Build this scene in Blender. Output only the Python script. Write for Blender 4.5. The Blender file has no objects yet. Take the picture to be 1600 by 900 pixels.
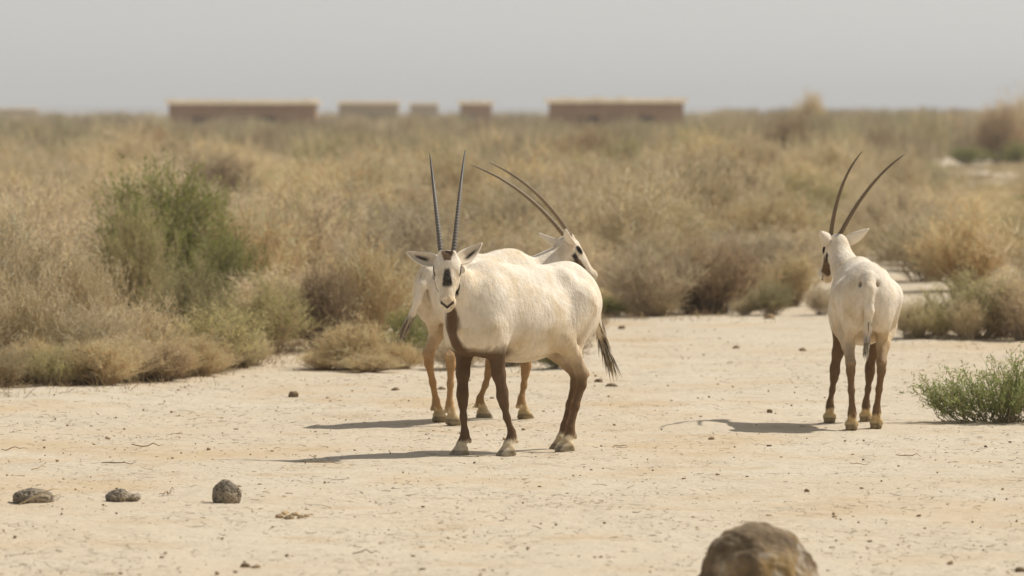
import bpy, math, numpy as np
from mathutils import Vector, Matrix
R = math.radians
SC = bpy.context.scene
COL = SC.collection
rng = np.random.default_rng(7)

# ---------------------------------------------------------------- camera
CAM_H = 1.8
FPX = 200.0 / 36.0 * 1600.0          # focal length in photo pixels
HORIZON = 172.0                      # horizon row in the photo
cd = bpy.data.cameras.new('camera'); cam = bpy.data.objects.new('camera', cd); COL.objects.link(cam)
cd.lens = 200; cd.sensor_width = 36; cd.clip_start = 0.5; cd.clip_end = 9000
cam.location = (0, 0, CAM_H)
cam.rotation_euler = (R(90) - math.atan((450 - HORIZON) / FPX), 0, 0)
cd.dof.use_dof = True; cd.dof.focus_distance = 29.7; cd.dof.aperture_fstop = 4.3
SC.camera = cam

# ---------------------------------------------------------------- world, sun, exposure
SUN_EL, SUN_AZ = R(50.5), R(25)        # azimuth measured from +X (picture right) towards +Y (away)
W = bpy.data.worlds.new('World'); SC.world = W; W.use_nodes = True
nt = W.node_tree; bg = nt.nodes['Background']
sky = nt.nodes.new('ShaderNodeTexSky'); sky.sky_type = 'NISHITA'; sky.sun_disc = False
sky.sun_elevation = SUN_EL; sky.sun_rotation = R(90) - SUN_AZ
sky.altitude = 500; sky.air_density = 1.0; sky.dust_density = 0.8; sky.ozone_density = 1.0
hs = nt.nodes.new('ShaderNodeHueSaturation'); hs.inputs['Saturation'].default_value = 0.12
nt.links.new(sky.outputs[0], hs.inputs['Color']); wm = nt.nodes.new('ShaderNodeMix'); wm.data_type = 'RGBA'; wm.blend_type = 'MULTIPLY'; wm.inputs[0].default_value = 1.0; wm.inputs[7].default_value = (1.0, 0.985, 0.955, 1)   # dust-laden air
nt.links.new(hs.outputs[0], wm.inputs[6]); nt.links.new(wm.outputs[2], bg.inputs[0])
bg.inputs[1].default_value = 0.087
sd = bpy.data.lights.new('sun', 'SUN'); sun = bpy.data.objects.new('sun', sd); COL.objects.link(sun)
sd.energy = 3.8; sd.angle = R(0.6); sd.color = (1.0, 0.94, 0.85)
sdir = Vector((math.cos(SUN_EL) * math.cos(SUN_AZ), math.cos(SUN_EL) * math.sin(SUN_AZ), math.sin(SUN_EL)))
sun.rotation_euler = sdir.to_track_quat('Z', 'Y').to_euler()
sun.location = (20, 10, 30)
SC.view_settings.view_transform = 'Standard'; SC.view_settings.look = 'None'
SC.view_settings.exposure = 0.25; SC.view_settings.gamma = 1.0; SC.view_settings.use_curve_mapping = False
SC.render.engine = 'CYCLES'
SC.cycles.use_denoising = True
SC.cycles.max_bounces = 6; SC.cycles.diffuse_bounces = 4; SC.cycles.glossy_bounces = 2
SC.cycles.transparent_max_bounces = 8; SC.cycles.volume_bounces = 0

# ---------------------------------------------------------------- helpers
def tag(o, label=None, cat=None, group=None, kind=None):
    if label: o['label'] = label
    if cat: o['category'] = cat
    if group: o['group'] = group
    if kind: o['kind'] = kind
    return o

def mesh(name, V, F, mat=None, smooth=True, col=None):
    V = np.asarray(V, np.float32); me = bpy.data.meshes.new(name)
    if isinstance(F, np.ndarray):
        n, k = F.shape
        me.vertices.add(len(V)); me.vertices.foreach_set('co', V.ravel())
        me.loops.add(n * k); me.loops.foreach_set('vertex_index', F.astype(np.int32).ravel())
        me.polygons.add(n); me.polygons.foreach_set('loop_start', np.arange(0, n * k, k, dtype=np.int32))
        me.update(calc_edges=True)
    else:
        me.from_pydata(V.tolist(), [], [list(map(int, f)) for f in F]); me.update()
    if smooth: me.polygons.foreach_set('use_smooth', np.ones(len(me.polygons), bool))
    if col is not None:
        a = me.color_attributes.new('coat', 'FLOAT_COLOR', 'POINT')
        c = np.ones((len(V), 4), np.float32); c[:, :3] = col
        a.data.foreach_set('color', c.ravel())
    if mat: me.materials.append(mat)
    return me

def obj(name, me, parent=None, loc=None):
    o = bpy.data.objects.new(name, me); COL.objects.link(o)
    if parent: o.parent = parent
    if loc is not None: o.location = loc
    return o

def empty(name, loc=(0, 0, 0), rz=0.0):
    o = bpy.data.objects.new(name, None); COL.objects.link(o)
    o.location = loc; o.rotation_euler = (0, 0, rz); o.empty_display_size = 0.2
    return o

def sstep(a, b, x):
    t = np.clip((x - a) / (b - a), 0, 1); return t * t * (3 - 2 * t)

def vnoise(x, y, seed=0):
    """smooth value noise in [-1, 1]"""
    xi = np.floor(x).astype(np.int64); yi = np.floor(y).astype(np.int64)
    fx = x - xi; fy = y - yi; fx = fx * fx * (3 - 2 * fx); fy = fy * fy * (3 - 2 * fy)
    def h(a, b):
        n = (a * 374761393 + b * 668265263 + seed * 974634777) & 0xFFFFFFFF
        n = ((n ^ (n >> 13)) * 1274126177) & 0xFFFFFFFF
        return ((n ^ (n >> 16)) & 0xFFFF) / 32767.5 - 1
    return (h(xi, yi) * (1 - fx) + h(xi + 1, yi) * fx) * (1 - fy) + (h(xi, yi + 1) * (1 - fx) + h(xi + 1, yi + 1) * fx) * fy

def ground_z(x, y):
    x = np.asarray(x, float); y = np.asarray(y, float)
    z = 0.02 * vnoise(x / 2.3, y / 3.1, 1) + 0.007 * vnoise(x / 0.55, y / 0.7, 2)
    far = sstep(36, 60, y)
    return z + far * 0.06 * vnoise(x / 5.0, y / 7.0, 5)

def at(px, py=None, D=None):
    """ground point seen at a photo pixel (py), or at distance D"""
    if D is None: D = FPX * CAM_H / (py - HORIZON)
    x = (px - 800.0) * D / FPX
    return x, D

# node helper
class NT:
    def __init__(s, name):
        s.m = bpy.data.materials.new(name); s.m.use_nodes = True; s.t = s.m.node_tree
        s.b = s.t.nodes['Principled BSDF']; s.b.inputs['Roughness'].default_value = 0.9
        s.b.inputs['Specular IOR Level'].default_value = 0.2
        s.out = s.t.nodes['Material Output']
    def n(s, typ, **kw):
        nd = s.t.nodes.new('ShaderNode' + typ)
        for k, v in kw.items():
            if k in nd.inputs: nd.inputs[k].default_value = v
            else: setattr(nd, k, v)
        return nd
    def l(s, a, b): s.t.links.new(a, b)
    def ramp(s, fac, stops):
        r = s.n('ValToRGB'); e = r.color_ramp.elements
        while len(e) > 1: e.remove(e[-1])
        e[0].position = stops[0][0]; e[0].color = (*stops[0][1], 1)
        for p, c in stops[1:]:
            q = e.new(p); q.color = (*c, 1)
        s.l(fac, r.inputs[0]); return r.outputs[0]
    def mix(s, fac, a, b, typ='MIX'):
        m = s.n('Mix', data_type='RGBA', blend_type=typ)
        for sock, v in ((m.inputs[0], fac), (m.inputs[6], a), (m.inputs[7], b)):
            if hasattr(v, 'links'): s.l(v, sock)
            elif isinstance(v, (int, float)): sock.default_value = v
            else: sock.default_value = (*v, 1)
        return m.outputs[2]
    def noise(s, scale, detail=4, rough=0.55, vec=None, stretch=None):
        nd = s.n('TexNoise'); nd.inputs['Scale'].default_value = scale
        nd.inputs['Detail'].default_value = detail; nd.inputs['Roughness'].default_value = rough
        if vec is None: vec = s.coord(stretch)
        s.l(vec, nd.inputs['Vector']); return nd.outputs['Fac']
    def coord(s, stretch=None):
        if not hasattr(s, 'tc'): s.tc = s.n('TexCoord')
        o = s.tc.outputs['Object']
        if stretch:
            mp = s.n('Mapping'); mp.inputs['Scale'].default_value = stretch
            s.l(o, mp.inputs['Vector']); o = mp.outputs[0]
        return o
    def bump(s, h, strength=0.5, dist=0.01, prev=None):
        b = s.n('Bump'); b.inputs['Strength'].default_value = strength; b.inputs['Distance'].default_value = dist
        s.l(h, b.inputs['Height'])
        if prev is not None: s.l(prev, b.inputs['Normal'])
        return b.outputs[0]
    def math(s, op, a, b=0.0):
        m = s.n('Math', operation=op)
        for sock, v in ((m.inputs[0], a), (m.inputs[1], b)):
            if hasattr(v, 'links'): s.l(v, sock)
            else: sock.default_value = v
        return m.outputs[0]

# ---------------------------------------------------------------- materials
def mat_ground():
    k = NT('sand'); 
    big = k.noise(0.45, 4, 0.55, stretch=(0.6, 1, 1)); mid = k.noise(2.2, 5, 0.6, stretch=(0.7, 1, 1)); fine = k.noise(45, 4, 0.6)
    c = k.ramp(big, [(0.28, (0.53, 0.44, 0.315)), (0.45, (0.555, 0.475, 0.36)), (0.7, (0.575, 0.505, 0.395))])
    c = k.mix(k.ramp(mid, [(0.54, (0, 0, 0)), (0.72, (1, 1, 1))]), c, (0.50, 0.395, 0.265))
    c = k.mix(k.ramp(fine, [(0.3, (0.5, 0.5, 0.5)), (0.5, (0, 0, 0))]), c, (0.40, 0.31, 0.20))
    st_ = k.ramp(k.noise(0.75, 5, 0.6, stretch=(0.8, 0.6, 1)), [(0.53, (0, 0, 0)), (0.66, (0.8, 0.8, 0.8))]); c = k.mix(st_, c, (0.51, 0.39, 0.245))
    # dried mud cracks
    vec = k.coord(); wob = k.n('TexNoise'); wob.inputs['Scale'].default_value = 9; k.l(vec, wob.inputs['Vector'])
    va = k.n('VectorMath', operation='MULTIPLY_ADD'); k.l(wob.outputs['Color'], va.inputs[0]); va.inputs[1].default_value = (0.09, 0.09, 0); k.l(vec, va.inputs[2])
    vo = k.n('TexVoronoi', feature='DISTANCE_TO_EDGE'); vo.inputs['Scale'].default_value = 9.0; k.l(va.outputs[0], vo.inputs['Vector'])
    crack = k.ramp(vo.outputs['Distance'], [(0.0, (0, 0, 0)), (0.05, (1, 1, 1))])
    where = k.ramp(k.noise(1.3, 4, 0.6), [(0.44, (0, 0, 0)), (0.58, (1, 1, 1))])
    where = k.mix(1.0, where, k.ramp(k.noise(11, 3, 0.6), [(0.44, (0, 0, 0)), (0.54, (1, 1, 1))]), 'MULTIPLY')
    cm = k.mix(where, (1, 1, 1), crack)
    c = k.mix(cm, k.mix(0.6, c, (0.24, 0.17, 0.10)), c)
    k.l(c, k.b.inputs['Base Color'])
    nrm = k.bump(cm, 0.7, 0.012)
    nrm = k.bump(k.noise(14, 6, 0.65), 0.55, 0.03, nrm)
    nrm = k.bump(fine, 0.35, 0.008, nrm)
    k.l(nrm, k.b.inputs['Normal']); k.b.inputs['Roughness'].default_value = 0.95
    return k.m

def mat_attr(name, rough=0.85, bscale=None, bstr=0.3, bdist=0.004, var=0.18, vscale=30, stretch=None, spec=0.15, dust=0.0):
    k = NT(name); a = k.n('VertexColor', layer_name='coat')
    n = k.noise(vscale, 5, 0.65, stretch=stretch)
    c = k.mix(1.0, a.outputs[0], k.ramp(n, [(0.25, (1 - var,) * 3), (0.75, (1 + var * 0.5,) * 3)]), 'MULTIPLY')
    if dust: c = k.mix(k.ramp(k.noise(5.5, 6, 0.68), [(0.46, (0, 0, 0)), (0.72, (dust, dust, dust))]), c, k.mix(1.0, c, (0.80, 0.70, 0.52), 'MULTIPLY'))
    k.l(c, k.b.inputs['Base Color']); k.b.inputs['Roughness'].default_value = rough
    k.b.inputs['Specular IOR Level'].default_value = spec
    if bscale:
        k.l(k.bump(k.noise(bscale, 4, 0.7, stretch=stretch), bstr, bdist), k.b.inputs['Normal'])
    return k.m

M = {}
M['sand'] = mat_ground()
M['coat'] = mat_attr('short_fur', 0.9, 52, 0.9, 0.010, 0.18, 30, (0.9, 0.9, 0.5), 0.1, 0.9)
b_ = M['coat'].node_tree.nodes['Principled BSDF']; b_.inputs['Subsurface Weight'].default_value = 0.35; b_.inputs['Subsurface Radius'].default_value = (1.0, 0.8, 0.6); b_.inputs['Subsurface Scale'].default_value = 0.03
M['horn'] = mat_attr('horn', 0.5, 180, 0.25, 0.002, 0.25, 60, None, 0.4)
M['ear'] = mat_attr('ear_skin', 0.85, 160, 0.3, 0.002, 0.15, 60)
k = NT('eye_gloss'); k.b.inputs['Base Color'].default_value = (0.012, 0.009, 0.007, 1); k.b.inputs['Roughness'].default_value = 0.12
k.b.inputs['Specular IOR Level'].default_value = 0.5; M['eye'] = k.m

# ---------------------------------------------------------------- signed-distance modelling
class SDF:
    def __init__(s, lo, hi, h):
        s.lo = np.array(lo, float); s.h = h
        s.n = np.ceil((np.array(hi) - s.lo) / h).astype(int) + 1
        s.f = np.full(s.n, 1.0, np.float32)
    def _box(s, lo, hi):
        a = np.clip(np.floor((np.array(lo) - s.lo) / s.h).astype(int), 0, s.n)
        b = np.clip(np.ceil((np.array(hi) - s.lo) / s.h).astype(int) + 1, 0, s.n)
        ax = [(np.arange(a[i], b[i]) * s.h + s.lo[i]).astype(np.float32) for i in range(3)]
        return tuple(slice(a[i], b[i]) for i in range(3)), np.meshgrid(*ax, indexing='ij', sparse=True)
    def _blend(s, sl, d, k):
        f = s.f[sl]
        if k > 0:
            hh = np.clip(k - np.abs(f - d), 0, None) / k
            s.f[sl] = np.minimum(f, d) - hh * hh * k * 0.25
        else: s.f[sl] = np.minimum(f, d)
    def cone(s, a, b, ra, rb, k=0.03):
        a = np.array(a, float); b = np.array(b, float); m = max(ra, rb) + k + 2 * s.h
        sl, (X, Y, Z) = s._box(np.minimum(a, b) - m, np.maximum(a, b) + m)
        if 0 in s.f[sl].shape: return
        ab = b - a; L2 = max(ab @ ab, 1e-9)
        t = np.clip(((X - a[0]) * ab[0] + (Y - a[1]) * ab[1] + (Z - a[2]) * ab[2]) / L2, 0, 1)
        d = np.sqrt((X - a[0] - t * ab[0]) ** 2 + (Y - a[1] - t * ab[1]) ** 2 + (Z - a[2] - t * ab[2]) ** 2) - (ra + (rb - ra) * t)
        s._blend(sl, d, k)
    def chain(s, pts, k=0.02):
        for (p, r), (q, t) in zip(pts[:-1], pts[1:]): s.cone(p, q, r, t, k)
    def ell(s, c, r, ax=None, k=0.03, cut=False):
        c = np.array(c, float); r = np.array(r, float); m = r.max() + k + 2 * s.h
        sl, (X, Y, Z) = s._box(c - m, c + m)
        if 0 in s.f[sl].shape: return
        A = np.eye(3) if ax is None else np.array(ax, float)
        q = [((X - c[0]) * A[i][0] + (Y - c[1]) * A[i][1] + (Z - c[2]) * A[i][2]) for i in range(3)]
        k0 = np.sqrt(sum((q[i] / r[i]) ** 2 for i in range(3))); k1 = np.sqrt(sum((q[i] / r[i] ** 2) ** 2 for i in range(3)))
        d = k0 * (k0 - 1) / np.maximum(k1, 1e-6)
        if cut:
            f = s.f[sl]; d = -d; hh = np.clip(k - np.abs(f - d), 0, None) / max(k, 1e-6)
            s.f[sl] = np.maximum(f, d) + hh * hh * k * 0.25
        else: s._blend(sl, d, k)
    def floor(s, z):
        Z = (np.arange(s.n[2]) * s.h + s.lo[2]).astype(np.float32)
        s.f = np.maximum(s.f, (z - Z)[None, None, :])
    def surface(s):
        f = s.f; ins = f < 0; n = np.array(f.shape) - 1
        sh = lambda A, i, j, k: A[i:n[0] + i, j:n[1] + j, k:n[2] + k]
        cnt = sum(sh(ins, i, j, k).astype(np.int8) for i in (0, 1) for j in (0, 1) for k in (0, 1))
        act = (cnt > 0) & (cnt < 8); I = np.argwhere(act); m = len(I)
        idx = np.full(act.shape, -1, np.int64); idx[act] = np.arange(m)
        P = np.zeros((m, 3)); C = np.zeros(m)
        cor = [(i, j, k) for i in (0, 1) for j in (0, 1) for k in (0, 1)]
        g = {c: f[I[:, 0] + c[0], I[:, 1] + c[1], I[:, 2] + c[2]] for c in cor}
        for c in cor:
            for ax in range(3):
                if c[ax]: continue
                e = list(c); e[ax] = 1; e = tuple(e)
                A, B = g[c], g[e]; cr = (A < 0) != (B < 0)
                t = np.where(cr, A / np.where(cr, A - B, 1), 0)
                q = np.tile(np.array(c, float), (m, 1)); q[:, ax] += t
                P[cr] += q[cr]; C[cr] += 1
        P = (P / C[:, None] + I) * s.h + s.lo
        Q = []
        for ax in range(3):
            a1, a2 = (ax + 1) % 3, (ax + 2) % 3
            s0 = [slice(None)] * 3; s1 = [slice(None)] * 3; s0[ax] = slice(0, -1); s1[ax] = slice(1, None)
            x = ins[tuple(s0)] != ins[tuple(s1)]
            E = np.argwhere(x); E = E[(E[:, a1] > 0) & (E[:, a2] > 0) & (E[:, a1] < n[a1]) & (E[:, a2] < n[a2])]
            def cell(d1, d2):
                e = E.copy(); e[:, a1] -= d1; e[:, a2] -= d2; return idx[e[:, 0], e[:, 1], e[:, 2]]
            q = np.stack([cell(1, 1), cell(0, 1), cell(0, 0), cell(1, 0)], 1)
            fl = ~ins[E[:, 0], E[:, 1], E[:, 2]]; q[fl] = q[fl][:, ::-1]
            Q.append(q)
        return P, np.concatenate(Q)

def polydist(P, pts):
    """distance to a polyline and running parameter 0..1"""
    best = np.full(len(P), 9.0); par = np.zeros(len(P)); n = len(pts) - 1
    for i in range(n):
        a = np.array(pts[i]); ab = np.array(pts[i + 1]) - a
        t = np.clip(((P - a) @ ab) / max(ab @ ab, 1e-9), 0, 1)
        d = np.linalg.norm(P - a - t[:, None] * ab, axis=1); c = d < best
        best[c] = d[c]; par[c] = (i + t[c]) / n
    return best, par

def tube(pts, rad, sides=12, cap=True):
    pts = np.asarray(pts, float); n = len(pts); T = np.gradient(pts, axis=0); T /= np.linalg.norm(T, axis=1)[:, None]
    ref = np.array([0.31, 0.87, 0.37]); V = []
    for i in range(n):
        a = np.cross(T[i], ref); a /= np.linalg.norm(a); b = np.cross(T[i], a)
        th = np.arange(sides) / sides * 2 * np.pi
        V.append(pts[i] + rad[i] * (np.cos(th)[:, None] * a + np.sin(th)[:, None] * b))
    V = np.concatenate(V); F = []
    for i in range(n - 1):
        for j in range(sides):
            j2 = (j + 1) % sides; F.append([i * sides + j, i * sides + j2, (i + 1) * sides + j2, (i + 1) * sides + j])
    if cap:
        F.append(list(range(sides))[::-1]); F.append(list(range((n - 1) * sides, n * sides)))
    return V, F

def shell(P, N, th):
    """grid of points (n, m, 3) thickened along N: a closed thin shell; returns V, quads"""
    n, m, _ = P.shape; V = np.concatenate([(P + N * th / 2).reshape(-1, 3), (P - N * th / 2).reshape(-1, 3)]); o = n * m; F = []
    for i in range(n - 1):
        for j in range(m - 1):
            a, b, c, d = i * m + j, i * m + j + 1, (i + 1) * m + j + 1, (i + 1) * m + j
            F += [[a, b, c, d], [o + d, o + c, o + b, o + a]]
    rim = [i * m for i in range(n)] + [(n - 1) * m + j for j in range(1, m)] + [i * m + m - 1 for i in range(n - 2, -1, -1)] + [j for j in range(m - 2, 0, -1)]
    for a, b in zip(rim, rim[1:] + rim[:1]): F.append([a, b, o + b, o + a])
    return V, F

# ---------------------------------------------------------------- ground sheet
def geo(a, b, s0, g=1.13):
    out = [a]; st = s0
    while out[-1] < b: out.append(out[-1] + st); st *= g
    out[-1] = b; return out
ys = np.array(sorted(set([-v for v in geo(0.0, 80.0, 2.0)] + list(np.arange(1.0, 19.0, 1.0)) + list(np.arange(19.0, 47.0, 0.042)) + geo(47.0, 4200.0, 0.12, 1.06))))
xr = geo(5.6, 2600.0, 0.08, 1.12)
xs = np.array([-v for v in xr[::-1]] + list(np.arange(-5.55, 5.56, 0.048)) + xr)
GX, GY = np.meshgrid(xs, ys, indexing='xy')
GZ = ground_z(GX, GY)
near = sstep(50, 44, GY) * sstep(14, 18, GY) * sstep(6.5, 5.2, np.abs(GX))
patch = sstep(-0.2, 0.5, vnoise(GX / 0.9, GY / 1.2, 21))
GZ = GZ + near * (0.005 * vnoise(GX / 0.16, GY / 0.2, 11) + (0.0025 + 0.004 * patch) * vnoise(GX / 0.07, GY / 0.085, 12))
ny, nx = GX.shape
idx = np.arange(ny * nx).reshape(ny, nx)
FQ = np.stack([idx[:-1, :-1], idx[:-1, 1:], idx[1:, 1:], idx[1:, :-1]], -1).reshape(-1, 4)
tag(obj('ground', mesh('ground', np.stack([GX, GY, GZ], -1).reshape(-1, 3), FQ, M['sand'])), 'pale cracked sandy desert ground', None, None, 'structure')

# far low hills on the horizon
def ridge(D, x0, x1, px_h, seed, n=60):
    t = np.linspace(0, 1, n); x = (np.linspace(x0, x1, n) - 800) * D / FPX
    top = CAM_H + (px_h * (0.75 + 0.25 * vnoise(t * 7, t * 0, seed)) * np.sin(np.pi * np.clip(t * 1.0, 0, 1)) ** 0.35) * D / FPX
    V = []; F = []
    for i in range(n):
        V += [(x[i], D - 60, -1.0), (x[i], D, top[i]), (x[i], D + 120, top[i] * 0.9), (x[i], D + 200, -1.0)]
    for i in range(n - 1):
        for j in range(3): F.append([i * 4 + j, (i + 1) * 4 + j, (i + 1) * 4 + j + 1, i * 4 + j + 1])
    return np.array(V), F
k = NT('far_hill'); k.l(k.ramp(k.noise(0.02, 4), [(0.3, (0.20, 0.17, 0.14)), (0.7, (0.30, 0.255, 0.20))]), k.b.inputs['Base Color']); M['hill'] = k.m
HV, HF, b0 = [], [], 0
for D, x0, x1, ph, sd_ in ((3300, -300, 1000, 6, 1), (3600, 300, 1900, 5, 2), (2600, 1380, 1900, 3.0, 3)):
    v_, f_ = ridge(D, x0, x1, ph, sd_); HV.append(v_); HF += [[a + b0 for a in f] for f in f_]; b0 += len(v_)
tag(obj('hills', mesh('hills', np.concatenate(HV), HF, M['hill'])), 'low hazy hills along the horizon', None, None, 'structure')

# ---------------------------------------------------------------- plants
def mat_plant(name, transl=0.25, var=0.25):
    k = NT(name); a = k.n('VertexColor', layer_name='coat'); oi = k.n('ObjectInfo')
    c = k.mix(1.0, a.outputs[0], k.ramp(oi.outputs['Random'], [(0.0, (1 - var, 1 - var, 1 - var)), (0.5, (1.0, 0.98, 0.94)), (1.0, (1 + var, 1 + var * 0.85, 1 + var * 0.6))]), 'MULTIPLY')
    k.l(c, k.b.inputs['Base Color']); k.b.inputs['Roughness'].default_value = 0.8
    tr = k.n('BsdfTranslucent'); k.l(c, tr.inputs['Color']); ms = k.n('MixShader'); ms.inputs[0].default_value = transl
    k.l(k.b.outputs[0], ms.inputs[1]); k.l(tr.outputs[0], ms.inputs[2]); k.l(ms.outputs[0], k.out.inputs['Surface'])
    return k.m
M['stem'] = mat_plant('woody_stem', 0.0, 0.18); M['leaf'] = mat_plant('dry_foliage', 0.36, 0.30); M['fresh'] = mat_plant('fresh_leaf', 0.42, 0.04); M['straw'] = mat_plant('pale_straw', 0.55, 0.2)

def nrm(a): return a / np.maximum(np.linalg.norm(a, axis=-1, keepdims=True), 1e-9)
def curve(base, d, ln, K, bend, rg, jit=0.03):
    t = np.linspace(0, 1, K)[None, :, None]
    p = base[:, None] + d[:, None] * ln[:, None, None] * t + bend[:, None] * ln[:, None, None] * t * t
    p[:, 1:] += rg.normal(0, 1, p[:, 1:].shape) * (jit * ln)[:, None, None]
    return p
def ribbons(p, w, rg):
    N, K, _ = p.shape; T = nrm(np.gradient(p, axis=1)); s = nrm(np.cross(T, nrm(rg.normal(0, 1, (N, 1, 3))) + 0 * T))
    tp = np.linspace(1, 0.25, K)[None, :, None]
    V = np.stack([p - s * w[:, None, None] * tp / 2, p + s * w[:, None, None] * tp / 2], 2).reshape(-1, 3)
    i = (np.arange(N)[:, None] * K + np.arange(K - 1)[None]) * 2; i = i.ravel()
    return V, np.stack([i, i + 1, i + 3, i + 2], 1)
def prisms(p, r, rg):
    N, K, _ = p.shape; T = nrm(np.gradient(p, axis=1)); a = nrm(np.cross(T, np.array((0.3, 0.5, 0.81)) + 0 * T)); b = np.cross(T, a)
    tp = np.linspace(1, 0.4, K)[None, :, None] * r[:, None, None]
    V = np.stack([p + tp * (math.cos(q) * a + math.sin(q) * b) for q in (0, 2.094, 4.189)], 2).reshape(-1, 3)
    F = []
    i = ((np.arange(N)[:, None] * K + np.arange(K - 1)[None]) * 3).ravel()
    for q in range(3): F.append(np.stack([i + q, i + (q + 1) % 3, i + 3 + (q + 1) % 3, i + 3 + q], 1))
    return V, np.concatenate(F)
class Geo:
    def __init__(s): s.V, s.F, s.C, s.n = [], [], [], 0
    def add(s, V, F, C):
        s.V.append(V); s.F.append(F + s.n); s.C.append(np.broadcast_to(C, (len(V), 3)) if np.ndim(C) == 1 else C); s.n += len(V)
    def mesh(s, name, mat): return mesh(name, np.concatenate(s.V), np.concatenate(s.F), mat, False, np.concatenate(s.C))

def bush_meshes(kind, seed):
    """returns (stems mesh, foliage mesh) for a bush 1 m tall and about 1 m across (radius 0.5-0.6)"""
    rg = np.random.default_rng(seed); K_ = KINDS[kind]
    n0, n1, n2 = K_['n']; h, r = 1.0, K_['r']
    ph = rg.uniform(0, 2 * np.pi, n0); uu = rg.uniform(0, 1, n0) ** 0.6
    lump = 0.82 + 0.18 * np.sin(ph * 3 + seed) * np.cos(uu * 5 + seed * 2) + rg.normal(0, 0.07, n0)
    tip = np.stack([r * uu * np.cos(ph), r * uu * np.sin(ph), h * np.sqrt(np.clip(1 - (uu * K_['dome']) ** 2, 0.02, 1)) * lump], 1)
    base = np.stack([0.16 * r * np.cos(ph) * uu + rg.normal(0, 0.05, n0) * r, 0.16 * r * np.sin(ph) * uu + rg.normal(0, 0.05, n0) * r, np.full(n0, -0.02)], 1)
    d = tip - base; L = np.linalg.norm(d, axis=1); d = nrm(d)
    up = np.zeros((n0, 3)); up[:, 2] = 1
    bend = (d * np.array((1, 1, 0))) * -0.16 + up * 0.14
    p0 = curve(base, d, L * 0.92, 6, bend, rg, 0.018)
    st = Geo(); fo = Geo(); cs = np.array(K_['stem'])
    V, F = prisms(p0, rg.uniform(0.0045, 0.009, n0), rg); st.add(V, F, cs * rg.uniform(0.7, 1.2, (len(V), 1)))
    def children(p, n, tlo, thi, lf, spread, upw):
        N, K, _ = p.shape; m = N * n; par = np.repeat(np.arange(N), n); t = rg.uniform(tlo, thi, m) * (K - 1); i = np.minimum(t.astype(int), K - 2); f = (t - i)[:, None]
        b = p[par, i] * (1 - f) + p[par, i + 1] * f; dd = nrm(p[par, i + 1] - p[par, i])
        dd = nrm(dd + nrm(rg.normal(0, 1, (m, 3))) * spread + np.array((0, 0, upw))); ln = rg.uniform(lf[0], lf[1], m)
        return b, dd, ln
    b, dd, ln = children(p0, n1, 0.25, 1.0, K_['l1'], 0.75, 0.22)
    b[:, 2] = np.maximum(b[:, 2], 0.01)
    p1 = curve(b, dd, ln, 4, rg.normal(0, 0.12, b.shape) + np.array((0, 0, K_['arch'])), rg, 0.03); p1[..., 2] = np.maximum(p1[..., 2], 0.005)
    V, F = prisms(p1, rg.uniform(0.002, 0.004, len(p1)), rg); st.add(V, F, cs * rg.uniform(0.75, 1.35, (len(V), 1)))
    b, dd, ln = children(p1, n2, 0.15, 1.0, K_['l2'], 0.85, 0.15)
    p2 = curve(b, dd, ln, 3, rg.normal(0, 0.15, b.shape) + np.array((0, 0, K_['arch'] * 1.5)), rg, 0.03); p2[..., 2] = np.maximum(p2[..., 2], 0.004)
    cf = np.array(K_['fol']); m = len(p2); cc = cf[rg.integers(0, len(cf), m)] * rg.uniform(0.7, 1.3, (m, 1))
    V, F = ribbons(p2, rg.uniform(*K_['w2'], m), rg); fo.add(V, F, np.repeat(cc, 6, 0))
    nl = K_['leaf']
    if nl:
        b, dd, ln = children(p2, nl, 0.2, 1.0, K_['ll'], 1.0, 0.1)
        m = len(b); cl = np.array(K_['lc']); cc = cl[rg.integers(0, len(cl), m)] * rg.uniform(0.7, 1.3, (m, 1))
        V, F = ribbons(curve(b, dd, ln, 2, rg.normal(0, 0.1, b.shape), rg, 0.0), rg.uniform(*K_['lw'], m), rg); fo.add(V, F, np.repeat(cc, 4, 0))
    return st.mesh(kind + '_stems', M['stem']), fo.mesh(kind + '_foliage', M[{'straw': 'straw', 'green': 'fresh'}.get(kind, 'leaf')])

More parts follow.
